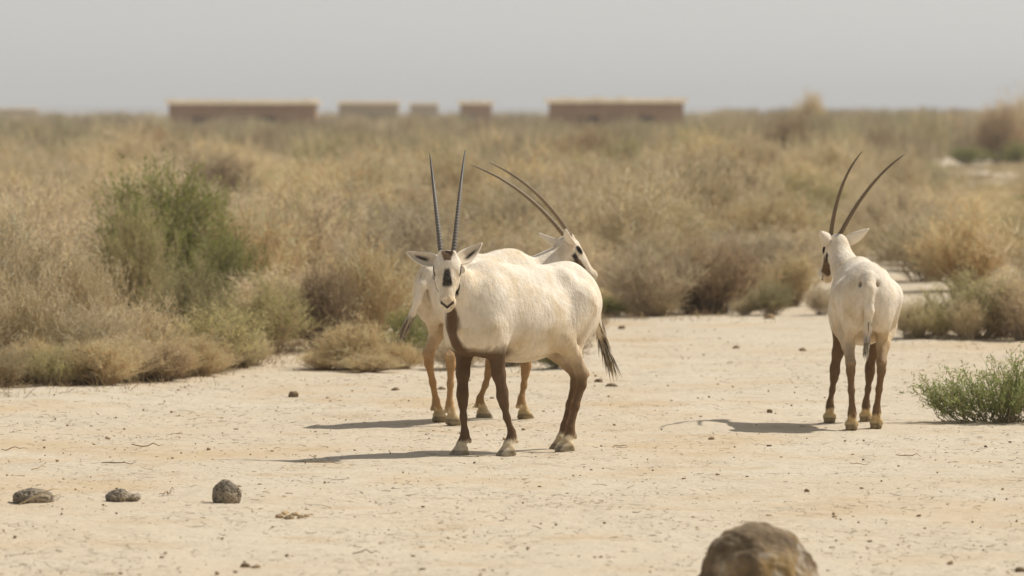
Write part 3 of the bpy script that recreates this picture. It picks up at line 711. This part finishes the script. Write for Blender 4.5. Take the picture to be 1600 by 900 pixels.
    paint(head * (hu > 0.24) * (hw > -0.072) * sstep(0.0105, 0.006, np.abs(qq - (0.274 - 0.85 * av))) * sstep(0.040, 0.032, av), BLACK * 2)           # nostrils
    paint(head * sstep(0.006, 0.003, np.abs(hw + 0.0755)) * (hu > 0.245), BLACK * 2.5)
    # tail tuft end
    d, t = polydist(P, tl)
    paint((d < 0.035) * sstep(0.65, 1.0, t), GREY * tuft_col * 1.5)
    root = empty('arabian_oryx', loc, psi); root.scale = (scale,) * 3
    tag(root, label, 'oryx', 'oryx standing in the sandy clearing')
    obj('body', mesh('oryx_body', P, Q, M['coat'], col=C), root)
    # eyes
    for sv in (1, -1):
        th = np.linspace(0, np.pi, 9); ph = np.arange(12) / 12 * 2 * np.pi
        V = [H(0.083, 0.0585 * sv, -0.026) + 0.0140 * np.array((math.sin(a) * math.cos(b), math.sin(a) * math.sin(b), math.cos(a))) for a in th for b in ph]
        F = [[i * 12 + j, i * 12 + (j + 1) % 12, (i + 1) * 12 + (j + 1) % 12, (i + 1) * 12 + j] for i in range(8) for j in range(12)]
        obj('eye', mesh('eye', V, F, M['eye']), root)
    # horns
    for sv in (1, -1):
        n = 230; s = np.linspace(0, 1, n); L = horn_len + 0.014 * sv
        b = R(-7) + R(36) * s ** 1.15
        dirs = -u[None] * np.cos(b)[:, None] - w[None] * np.sin(b)[:, None] + v[None] * (spread * sv * (1 - 0.25 * s))[:, None]
        dirs /= np.linalg.norm(dirs, axis=1)[:, None]
        pts = H(0.010, 0.0315 * sv, 0.004) + np.cumsum(dirs, 0) * L / n
        ridge = (0.5 + 0.5 * np.cos(s * 2 * np.pi * 40)) * sstep(0.72, 0.5, s)
        rad = (0.0132 * (1 - s) ** 0.6 + 0.0012) * (1 + 0.10 * (ridge - 0.5) * (s < 0.75))
        V, F = tube(pts, rad, 14)
        cc = np.array(horn_col) * (0.55 + 0.95 * (1 - ring) + ring * ridge[:, None] * np.array((1.0, 0.97, 0.9))) ; cc[s > 0.7] *= 0.75
        obj('horn', mesh('horn', V, F, M['horn'], col=np.repeat(cc, 14, 0)), root)
    # ears
    for q, sv in enumerate((1, -1)):
        up, fwd = ears[q]
        d = v * sv * 1.0 - u * up - w * 0.12; d /= np.linalg.norm(d)
        face = w * 1.0 + u * 0.15 - v * sv * fwd; face -= d * (face @ d); face /= np.linalg.norm(face); side = np.cross(face, d)
        ns, ntt = 16, 11; s = np.linspace(0, 1, ns)[:, None]; t = np.linspace(-1, 1, ntt)[None]
        wd = 0.036 * np.sin(np.pi * np.clip(s, 0.0, 1) ** 0.72) ** 0.75 * (1 - 0.25 * s) + 0.010 * (1 - s) + 0.0015
        Pm = (H(0.030, 0.052 * sv, -0.040)[None, None] + d * (s * 0.175)[..., None] + side * (t * wd)[..., None] + face * (0.55 * t * t * wd - 0.020 * np.sin(np.pi * s) )[..., None]
              - u * (0.010 * s * s)[..., None])
        Nm = np.broadcast_to(face, Pm.shape) - side * (t * 0.7 * np.ones_like(s))[..., None]; Nm = Nm / np.linalg.norm(Nm, axis=2)[..., None]
        V, F = shell(Pm, Nm, 0.006)
        inn = np.tile(np.array((0.66, 0.55, 0.41)), (ns, ntt, 1)); dk = (box(s, 0.30, 0.72, 0.1) * sstep(0.42, 0.12, np.abs(t + 0.15)))[..., None]
        inn = inn * (1 - dk) + BLACK * 2.2 * dk; rim = sstep(0.7, 0.95, np.abs(t) + 0 * s)[..., None]; inn = inn * (1 - rim) + WHITE * rim
        out = np.tile(WHITE, (ns, ntt, 1))
        obj('ear', mesh('ear', V, F, M['ear'], col=np.concatenate([inn.reshape(-1, 3), out.reshape(-1, 3)])), root)
    # tail tuft: hair strands
    VV, FF, CC = [], [], []; base = 0
    for j in range(170):
        t0 = rg.uniform(0.45, 1.0); i0 = min(int(t0 * (nt_ - 1)), nt_ - 2); fr = t0 * (nt_ - 1) - i0
        p = tl[i0] * (1 - fr) + tl[i0 + 1] * fr; dr = tl[-1] - tl[-2]; dr = dr / np.linalg.norm(dr)
        p = p + rg.normal(0, 0.006, 3); ln = rg.uniform(*tuft); dv = dr + rg.normal(0, 0.09, 3) + np.array((0, 0, -0.12)); dv /= np.linalg.norm(dv)
        pts = np.array([p + dv * ln * x + np.array((0, 0, -0.03)) * x * x for x in (0, 0.4, 0.75, 1.0)])
        V, F = tube(pts, [0.0035, 0.004, 0.003, 0.0006], 4, False)
        VV.append(V); FF += [[a + base for a in f] for f in F]; base += len(V)
        g = rg.uniform(0.5, 1.3); CC.append(np.tile((GREY * tuft_col if rg.random() < 0.36 else (TAN * 0.7 if rg.random() < 0.5 else WHITE * 0.75)) * g, (len(V), 1)))
    obj('tail_tuft', mesh('tail_tuft', np.concatenate(VV), np.array(FF), M['coat'], col=np.concatenate(CC)), root)
    return root

def place(x, y): return (x, y, float(ground_z(x, y)) - 0.004)

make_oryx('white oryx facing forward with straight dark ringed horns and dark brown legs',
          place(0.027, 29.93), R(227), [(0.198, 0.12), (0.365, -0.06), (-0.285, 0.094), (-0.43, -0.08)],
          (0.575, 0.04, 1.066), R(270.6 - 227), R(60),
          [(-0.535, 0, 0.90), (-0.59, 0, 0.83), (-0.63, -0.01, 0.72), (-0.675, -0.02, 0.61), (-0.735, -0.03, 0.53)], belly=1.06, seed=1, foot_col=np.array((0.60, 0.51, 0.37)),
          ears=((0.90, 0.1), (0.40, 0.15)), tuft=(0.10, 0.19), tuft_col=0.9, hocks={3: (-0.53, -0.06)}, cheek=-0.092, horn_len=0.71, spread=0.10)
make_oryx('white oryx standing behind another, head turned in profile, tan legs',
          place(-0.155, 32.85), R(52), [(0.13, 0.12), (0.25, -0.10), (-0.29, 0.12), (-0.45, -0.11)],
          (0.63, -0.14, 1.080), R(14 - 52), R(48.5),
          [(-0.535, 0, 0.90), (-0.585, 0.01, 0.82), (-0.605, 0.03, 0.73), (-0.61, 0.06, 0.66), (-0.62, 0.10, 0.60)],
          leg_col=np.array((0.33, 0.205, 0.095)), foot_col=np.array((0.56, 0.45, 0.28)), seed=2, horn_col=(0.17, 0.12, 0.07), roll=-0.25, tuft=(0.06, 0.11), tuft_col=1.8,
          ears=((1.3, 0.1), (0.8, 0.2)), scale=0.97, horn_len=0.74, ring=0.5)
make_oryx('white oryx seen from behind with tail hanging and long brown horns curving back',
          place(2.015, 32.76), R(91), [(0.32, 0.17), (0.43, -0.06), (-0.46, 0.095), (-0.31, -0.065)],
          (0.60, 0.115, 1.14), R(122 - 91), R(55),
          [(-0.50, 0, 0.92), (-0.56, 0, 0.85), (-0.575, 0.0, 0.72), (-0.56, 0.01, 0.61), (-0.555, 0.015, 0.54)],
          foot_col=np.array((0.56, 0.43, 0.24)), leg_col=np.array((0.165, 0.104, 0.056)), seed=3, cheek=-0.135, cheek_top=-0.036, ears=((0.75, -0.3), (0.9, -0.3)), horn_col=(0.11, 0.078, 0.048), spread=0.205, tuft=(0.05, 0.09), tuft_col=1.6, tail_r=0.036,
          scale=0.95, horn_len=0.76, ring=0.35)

# ---------------------------------------------------------------- litter on the sand
lg = Geo(); n = 7000
D_ = 20.5 + 24 * rng.uniform(0, 1, n) ** 1.3; X_ = rng.uniform(-1, 1, n) * (0.105 * D_ + 0.4)
dens = vnoise(X_ / 0.8, D_ / 1.3, 41) + rng.normal(0, 0.35, n) > 0.05; X_, D_ = X_[dens], D_[dens]; n = len(X_)
b = np.stack([X_, D_, ground_z(X_, D_) + 0.004], 1); a = rng.uniform(0, 6.28, n)
dd = np.stack([np.cos(a), np.sin(a), rng.uniform(-0.02, 0.16, n)], 1); L_ = 0.012 + 0.05 * rng.uniform(0, 1, n) ** 3; L_[rng.random(n) < 0.02] *= 3.0
V, F = prisms(curve(b, dd, L_, 3, rng.normal(0, 0.22, (n, 3)) * (1, 1, 0.3), rng, 0.04), rng.uniform(0.0009, 0.0024, n), rng)
lg.add(V, F, np.repeat(np.array([(0.22, 0.15, 0.085), (0.33, 0.24, 0.14), (0.13, 0.09, 0.055), (0.45, 0.35, 0.22)])[rng.integers(0, 4, n)] * rng.uniform(0.7, 1.2, (n, 1)), 9, 0))
tag(obj('plant_litter', lg.mesh('plant_litter', M['stem'])), 'tiny dry twigs and stalks strewn over the sand', None, None, 'stuff')
# grit
pg = Geo(); n = 3000
D_ = 20.5 + 26 * rng.uniform(0, 1, n) ** 1.2; X_ = rng.uniform(-1, 1, n) * (0.105 * D_ + 0.4); R_ = 0.003 + 0.008 * rng.uniform(0, 1, n) ** 5
cube = np.array([(i, j, k_) for i in (-1, 1) for j in (-1, 1) for k_ in (-1, 1)], float) * 0.62
oc = np.concatenate([cube]); fc = np.array([[0, 1, 3, 2], [4, 6, 7, 5], [0, 4, 5, 1], [2, 3, 7, 6], [0, 2, 6, 4], [1, 5, 7, 3]])
V = (oc[None] + rng.normal(0, 0.22, (n, 8, 3))) * (R_[:, None] * rng.uniform(0.6, 1.5, (n, 3)))[:, None] * (1, 1, 0.7); V += np.stack([X_, D_, ground_z(X_, D_) + R_ * 0.3], 1)[:, None]
F = (fc[None] + np.arange(n)[:, None, None] * 8).reshape(-1, 4)
pg.add(V.reshape(-1, 3), F, np.repeat(np.array([(0.34, 0.25, 0.15), (0.26, 0.19, 0.12), (0.45, 0.35, 0.23), (0.20, 0.15, 0.10)])[rng.integers(0, 4, n)], 8, 0))
tag(obj('grit', pg.mesh('grit', M['stem'])), 'small grit and crumbs of earth on the sand', None, None, 'stuff')

# ---------------------------------------------------------------- stones
def ico(sub):
    t = (1 + 5 ** 0.5) / 2
    V = [(-1, t, 0), (1, t, 0), (-1, -t, 0), (1, -t, 0), (0, -1, t), (0, 1, t), (0, -1, -t), (0, 1, -t), (t, 0, -1), (t, 0, 1), (-t, 0, -1), (-t, 0, 1)]
    F = [(0, 11, 5), (0, 5, 1), (0, 1, 7), (0, 7, 10), (0, 10, 11), (1, 5, 9), (5, 11, 4), (11, 10, 2), (10, 7, 6), (7, 1, 8), (3, 9, 4), (3, 4, 2), (3, 2, 6), (3, 6, 8), (3, 8, 9), (4, 9, 5), (2, 4, 11), (6, 2, 10), (8, 6, 7), (9, 8, 1)]
    V = [np.array(v) / np.linalg.norm(v) for v in V]
    for _ in range(sub):
        mid = {}; G = []
        def m(a, b):
            k_ = (min(a, b), max(a, b))
            if k_ not in mid: v = V[a] + V[b]; V.append(v / np.linalg.norm(v)); mid[k_] = len(V) - 1
            return mid[k_]
        for a, b, c in F:
            x, y, z = m(a, b), m(b, c), m(c, a); G += [(a, x, z), (b, y, x), (c, z, y), (x, y, z)]
        F = G
    return np.array(V), np.array(F)
IV, IF = ico(5)
def n3(P, f, s): return (vnoise(P[:, 0] * f + s, P[:, 1] * f + P[:, 2] * f * 0.7, s) + vnoise(P[:, 1] * f + 9.1, P[:, 2] * f - P[:, 0] * f * 0.6, s + 1) + vnoise(P[:, 2] * f + 3.3, P[:, 0] * f + P[:, 1] * f * 0.5, s + 2)) / 3
def mat_basalt():
    k = NT('porous_basalt'); c = k.ramp(k.noise(22, 5, 0.65), [(0.3, (0.17, 0.142, 0.108)), (0.6, (0.28, 0.238, 0.182)), (0.8, (0.38, 0.32, 0.24))])
    g = k.n('NewGeometry'); sep = k.n('SeparateXYZ'); k.l(k.coord(), sep.inputs[0])
    dust = k.ramp(k.noise(9, 4), [(0.45, (0, 0, 0)), (0.7, (0.7, 0.7, 0.7))]); c = k.mix(dust, c, (0.38, 0.30, 0.20))
    vo = k.n('TexVoronoi'); vo.inputs['Scale'].default_value = 75; k.l(k.coord(), vo.inputs['Vector'])
    pit = k.ramp(vo.outputs['Distance'], [(0.12, (0, 0, 0)), (0.42, (1, 1, 1))])
    k.l(k.mix(pit, k.mix(0.6, c, (0.025, 0.022, 0.02)), c), k.b.inputs['Base Color'])
    k.l(k.bump(k.noise(120, 4), 0.4, 0.004, k.bump(pit, 0.9, 0.008)), k.b.inputs['Normal']); return k.m
M['basalt'] = mat_basalt()
def pits(P, n, rg, depth, rad):
    """hollows pressed into a unit-sphere shape; returns radial factor"""
    f = np.ones(len(P))
    for _ in range(n):
        c = rg.normal(0, 1, 3); c /= np.linalg.norm(c); r = rad * rg.uniform(0.5, 1.4); d = np.linalg.norm(P - c, axis=1)
        f -= depth * rg.uniform(0.5, 1.2) * sstep(r, r * 0.35, d)
    return f
def basalt(px, base, wpx, hpx, label, seed, lobes=None):
    rg = np.random.default_rng(seed); x, D = at(px, base - 2); s = D / FPX; w, h = wpx * s / 2, hpx * s
    P = IV * (1 + 0.16 * n3(IV, 1.7, seed) + 0.07 * n3(IV, 4.5, seed + 5))[:, None] * pits(IV, 150, rg, 0.085, 0.115)[:, None]
    if lobes: P = P * np.stack([np.ones(len(P)), 1 - 0.30 * np.exp(-((P[:, 0] - 0.35) / 0.22) ** 2), 1 - 0.38 * sstep(-0.1, 0.6, P[:, 0]) - 0.16 * np.exp(-((P[:, 0] - 0.38) / 0.2) ** 2)], 1)
    z = np.maximum(P[:, 2], -0.55); P = np.stack([P[:, 0] * w, P[:, 1] * w * 0.8, (z + 0.55) / 1.55 * h - 0.006], 1)
    o = obj('basalt_stone', mesh('basalt_stone', P, IF, M['basalt']), None, (x, D, float(ground_z(x, D))))
    return tag(o, label, 'stone', 'porous basalt stones in a row on the sand')
basalt(50, 791, 64, 25, 'flat dark pitted basalt stone with a dry stalk lying across it', 3)
basalt(191, 789, 58, 23, 'low two-lobed dark pitted basalt stone narrowing at one end', 5, True)
basalt(353, 789, 45, 38, 'round upright dark pitted basalt stone, tallest of the three in the row', 8)
# dry stalk lying on the flat stone
x, D = at(62, 793); s = D / FPX
V, F = tube(np.array([(-34, -3, 2), (-14, -4, 12), (4, -5, 21), (20, -3, 27), (30, -1, 26)]) * s + np.array((0.004, -0.05, 0)), [0.0035, 0.004, 0.0035, 0.0025, 0.001], 6)
V2, F2 = tube(np.array([(4, -5, 21), (22, -6, 16), (33, -6, 19), (26, -7, 8)]) * s + np.array((0.004, -0.05, 0)), [0.0028, 0.0025, 0.002, 0.001], 6)
o = obj('dry_stalk', mesh('dry_stalk', np.concatenate([V, V2]), F + [[a + len(V) for a in f] for f in F2], M['stem'], col=np.tile((0.50, 0.41, 0.27), (len(V) + len(V2), 1))), None, (x, D, float(ground_z(x, D))))
tag(o, 'pale dry forked stalk lying across the flat basalt stone', 'stalk')

# longer dry twigs on the sand
for q, (px, py, lp, a_) in enumerate([(230, 700, 52, 0.3), (185, 728, 58, -0.2), (60, 735, 30, 0.9), (22, 704, 44, 0.5), (572, 868, 44, 0.1), (262, 775, 26, 1.0), (505, 726, 60, 0.0), (1345, 735, 36, 0.4), (1420, 716, 40, -0.3), (970, 699, 24, 0.1)]):
    rg = np.random.default_rng(90 + q); x, D = at(px, py); L0 = lp * D / FPX / 2; t = np.linspace(-1, 1, 7)
    pts = np.stack([t * L0 * math.cos(a_), t * L0 * math.sin(a_) * 2 + rg.normal(0, 0.012, 7), 0.006 + 0.010 * np.abs(rg.normal(0, 1, 7))], 1); r0 = rg.uniform(0.002, 0.0036)
    V, F = tube(pts, [r0 * 0.8, r0, r0 * 1.1, r0, r0 * 0.9, r0 * 0.7, r0 * 0.3], 6)
    tag(obj('dry_twig', mesh('dry_twig', V, F, M['stem'], col=np.tile(np.array((0.27, 0.19, 0.11)) * rg.uniform(0.7, 1.4), (len(V), 1))), None, (x, D, float(ground_z(x, D)))), 'thin bent dry twig lying on the bare sand', 'twig', 'dry twigs lying on the sand')

# foreground boulder
def mat_boulder():
    k = NT('weathered_boulder'); n1_ = k.noise(7, 6, 0.62); n2_ = k.noise(3.2, 5, 0.6)
    c = k.ramp(n1_, [(0.34, (0.085, 0.06, 0.036)), (0.5, (0.18, 0.13, 0.078)), (0.66, (0.36, 0.29, 0.205))])
    c = k.mix(k.ramp(n2_, [(0.50, (0, 0, 0)), (0.62, (0.75, 0.75, 0.75))]), c, (0.27, 0.17, 0.055))
    c = k.mix(k.ramp(k.noise(5.5, 6, 0.7), [(0.56, (0, 0, 0)), (0.64, (0.8, 0.8, 0.8))]), c, (0.40, 0.36, 0.30))
    k.l(c, k.b.inputs['Base Color']); k.l(k.bump(k.noise(60, 5), 0.4, 0.006, k.bump(n1_, 0.7, 0.03)), k.b.inputs['Normal']); return k.m
M['boulder'] = mat_boulder()
x, D = at(1184, 926); s = D / FPX
P = IV.copy(); rg = np.random.default_rng(12)
for _ in range(26):                                   # planar facets
    c = rg.normal(0, 1, 3); c[2] = abs(c[2]) * 0.8; c /= np.linalg.norm(c); lim = rg.uniform(0.86, 0.97); q = P @ c; P -= np.clip(q - lim, 0, None)[:, None] * c * 0.85
P *= (1 + 0.06 * n3(IV, 2.5, 4) + 0.05 * n3(IV, 6, 9) + 0.03 * n3(IV, 14, 14))[:, None]
P = np.stack([P[:, 0] * 97 * s, P[:, 1] * 90 * s, (np.maximum(P[:, 2], -0.30) + 0.30) / 1.25 * 110 * s - 0.012], 1)
tag(obj('boulder', mesh('boulder', P, IF, M['boulder']), None, (x, D, float(ground_z(x, D)))), 'big rounded ochre and grey boulder standing on bare sand', 'boulder')

# clods of earth
CV, CF = ico(3)
for q, (px, py, wp, hp) in enumerate([(458, 621, 15, 10), (972, 512, 12, 6), (1151, 543, 10, 6), (1254, 548, 11, 6), (1202, 498, 16, 8), (1203, 642, 9, 6), (1112, 684, 9, 4), (1541, 697, 6, 5), (690, 612, 12, 6), (618, 612, 12, 5), (955, 606, 18, 6), (935, 600, 14, 6), (325, 705, 6, 5), (436, 811, 14, 7), (444, 808, 12, 8), (452, 812, 16, 7), (461, 809, 15, 9), (470, 811, 13, 6), (478, 810, 12, 7), (485, 808, 9, 5), (449, 806, 9, 5), (383, 885, 16, 6), (400, 887, 14, 6), (1262, 770, 8, 5), (1486, 878, 10, 7), (1595, 887, 16, 7)]):
    rg = np.random.default_rng(60 + q); x, D = at(px, py); s = D / FPX; w = wp * s / 2
    P = CV * (1 + 0.35 * n3(CV, 2.2, q) + 0.2 * n3(CV, 6, q + 3))[:, None]
    if wp > 40: P[:, 2] *= 0.35 + 0.9 * np.abs(n3(CV, 4.5, 77)) * 2 + 0.3 * np.abs(np.sin(CV[:, 0] * 9 + CV[:, 1] * 4))
    P = np.stack([P[:, 0] * w, P[:, 1] * w * (0.8 if wp < 40 else 0.45), (np.maximum(P[:, 2], -0.4) + 0.4) / 1.4 * hp * s - 0.003], 1)
    col_ = np.array((0.38, 0.28, 0.165)) if 430 < px < 490 and py > 800 else np.array((0.22, 0.155, 0.09))
    o = obj('earth_clod', mesh('earth_clod', P, CF, M['stem'], False, np.tile(col_ * rg.uniform(0.8, 1.4), (len(P), 1))), None, (x, D, float(ground_z(x, D))))
    tag(o, 'pale crumb of earth in a heap beside the round basalt stone' if 430 < px < 490 and py > 800 else 'small brown clod of earth lying on the pale sand', 'clod', 'crumbs of earth heaped beside the round stone' if 430 < px < 490 and py > 800 else 'brown clods scattered on the sand')

# ---------------------------------------------------------------- far buildings
def mat_wall(name, a, b):
    k = NT(name); k.l(k.ramp(k.noise(1.1, 6, 0.65), [(0.3, a), (0.7, b)]), k.b.inputs['Base Color']); k.l(k.bump(k.noise(5, 5), 0.6, 0.05), k.b.inputs['Normal']); return k.m
M['mud'] = mat_wall('mud_brick', (0.27, 0.175, 0.11), (0.37, 0.255, 0.165)); M['mud2'] = mat_wall('pale_mud', (0.32, 0.255, 0.165), (0.42, 0.34, 0.23))
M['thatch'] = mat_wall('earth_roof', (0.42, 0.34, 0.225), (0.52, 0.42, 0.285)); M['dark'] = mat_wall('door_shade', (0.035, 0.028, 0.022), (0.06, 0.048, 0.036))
def boxg(x0, x1, y0, y1, z0, z1, jit=0.0, n=12, seed=0, back=0.0):
    """a box whose long sides are split so the top edge can sag and weather"""
    rg = np.random.default_rng(seed); V, F = [], []
    for i in range(n + 1):
        x = x0 + (x1 - x0) * i / n; dz = rg.normal(0, jit)
        V += [(x, y0, z0), (x, y1, z0), (x, y1, z1 + dz), (x, y0 + back, z1 + dz)]
    for i in range(n):
        for j in range(4): F.append([i * 4 + j, i * 4 + (j + 1) % 4, (i + 1) * 4 + (j + 1) % 4, (i + 1) * 4 + j][::-1])
    F.append([0, 1, 2, 3]); F.append([n * 4 + 3, n * 4 + 2, n * 4 + 1, n * 4])
    return V, F
def building(D, px0, px1, top, wall, label, doors=(), roof=True, depth=4.0, seed=0, name='mud_building', cat='building'):
    s = D / FPX; w = (px1 - px0) * s; xc = ((px0 + px1) / 2 - 800) * s; H_ = CAM_H + (HORIZON - top) * s
    o = empty(name, (xc, D, float(ground_z(xc, D)) - 0.05)); tag(o, label, cat)
    rt = 0.26 if roof else 0.0
    # wall with real door openings: piers, lintel
    edges = [-w / 2]; zt = H_ - rt
    cuts = sorted((f * w - w / 2, wd_) for f, wd_ in doors)
    V, F = [], []
    def add(v, f): 
        b = len(V); V.extend(v); F.extend([[a + b for a in q] for q in f])
    xl = -w / 2
    for c, wd_ in cuts:
        add(*boxg(xl, c - wd_ / 2, 0, 0.35, 0, zt, 0.0, 4, seed)); add(*boxg(c - wd_ / 2, c + wd_ / 2, 0, 0.35, min(1.5, zt - 0.25), zt, 0.0, 1, seed)); xl = c + wd_ / 2
    add(*boxg(xl, w / 2, 0, 0.35, 0, zt, 0.0, 4, seed))
    add(*boxg(-w / 2, -w / 2 + 0.35, 0.35, depth, 0, zt, 0.0, 3, seed)); add(*boxg(w / 2 - 0.35, w / 2, 0.35, depth, 0, zt, 0.0, 3, seed)); add(*boxg(-w / 2 + 0.35, w / 2 - 0.35, depth - 0.35, depth, 0, zt, 0.0, 3, seed))
    obj('wall', mesh('wall', V, F, M[wall], False), o)
    if roof: obj('roof', mesh('roof', *boxg(-w / 2 - 0.22, w / 2 + 0.22, -0.28, depth + 0.2, zt, H_, 0.035, 24, seed, 0.55), M['thatch'], False), o)
    for c, wd_ in cuts: obj('door', mesh('door', *boxg(c - wd_ / 2, c + wd_ / 2, 0.22, 0.28, 0, min(1.5, zt - 0.25), 0, 1), M['dark'], False), o)  # near-black panel painted as the shade inside each opening
    return o
building(320, 264, 493, 153, 'mud', 'long low brown building with pale flat roof, neighbour of the low tan one', [(0.23, 1.1), (0.67, 0.9)], seed=1)
building(460, 529, 622, 156.5, 'mud2', 'low tan building beside the long pale-roofed one', [(0.6, 1.0)], seed=2)
building(640, 641, 684, 159, 'mud2', 'small faded hut farthest away on the skyline', [(0.5, 1.0)], seed=3)
building(400, 719, 768, 156, 'mud', 'small square brown hut alone between the two long buildings', [(0.55, 1.0)], seed=4)
building(300, 858, 1068, 152, 'mud', 'long low reddish-brown building standing apart, behind the oryx pair', [(0.3, 1.0), (0.72, 1.0)], seed=5)
building(700, -60, 55, 168, 'mud2', 'very low grey flat building barely showing above the scrub', [(0.5, 1.0)], seed=6)


# ---------------------------------------------------------------- haze
V = [(sx * 2400, sy, sz) for sz in (-3.0, 16.0) for sx, sy in ((-1, -70), (1, -70), (1, 4100), (-1, 4100))]
hz = mesh('haze', V, [[3, 2, 1, 0], [4, 5, 6, 7], [0, 1, 5, 4], [1, 2, 6, 5], [2, 3, 7, 6], [3, 0, 4, 7]], None, False)
hm = bpy.data.materials.new('haze'); hm.use_nodes = True; t_ = hm.node_tree; t_.nodes.remove(t_.nodes['Principled BSDF'])
pv = t_.nodes.new('ShaderNodeVolumePrincipled'); pv.inputs['Color'].default_value = (0.90, 0.92, 0.95, 1); pv.inputs['Density'].default_value = 0.00038; pv.inputs['Anisotropy'].default_value = 0.0
t_.links.new(pv.outputs[0], t_.nodes['Material Output'].inputs['Volume']); hz.materials.append(hm)
tag(obj('haze', hz), 'thin pale dust haze in the air', None, None, 'stuff')
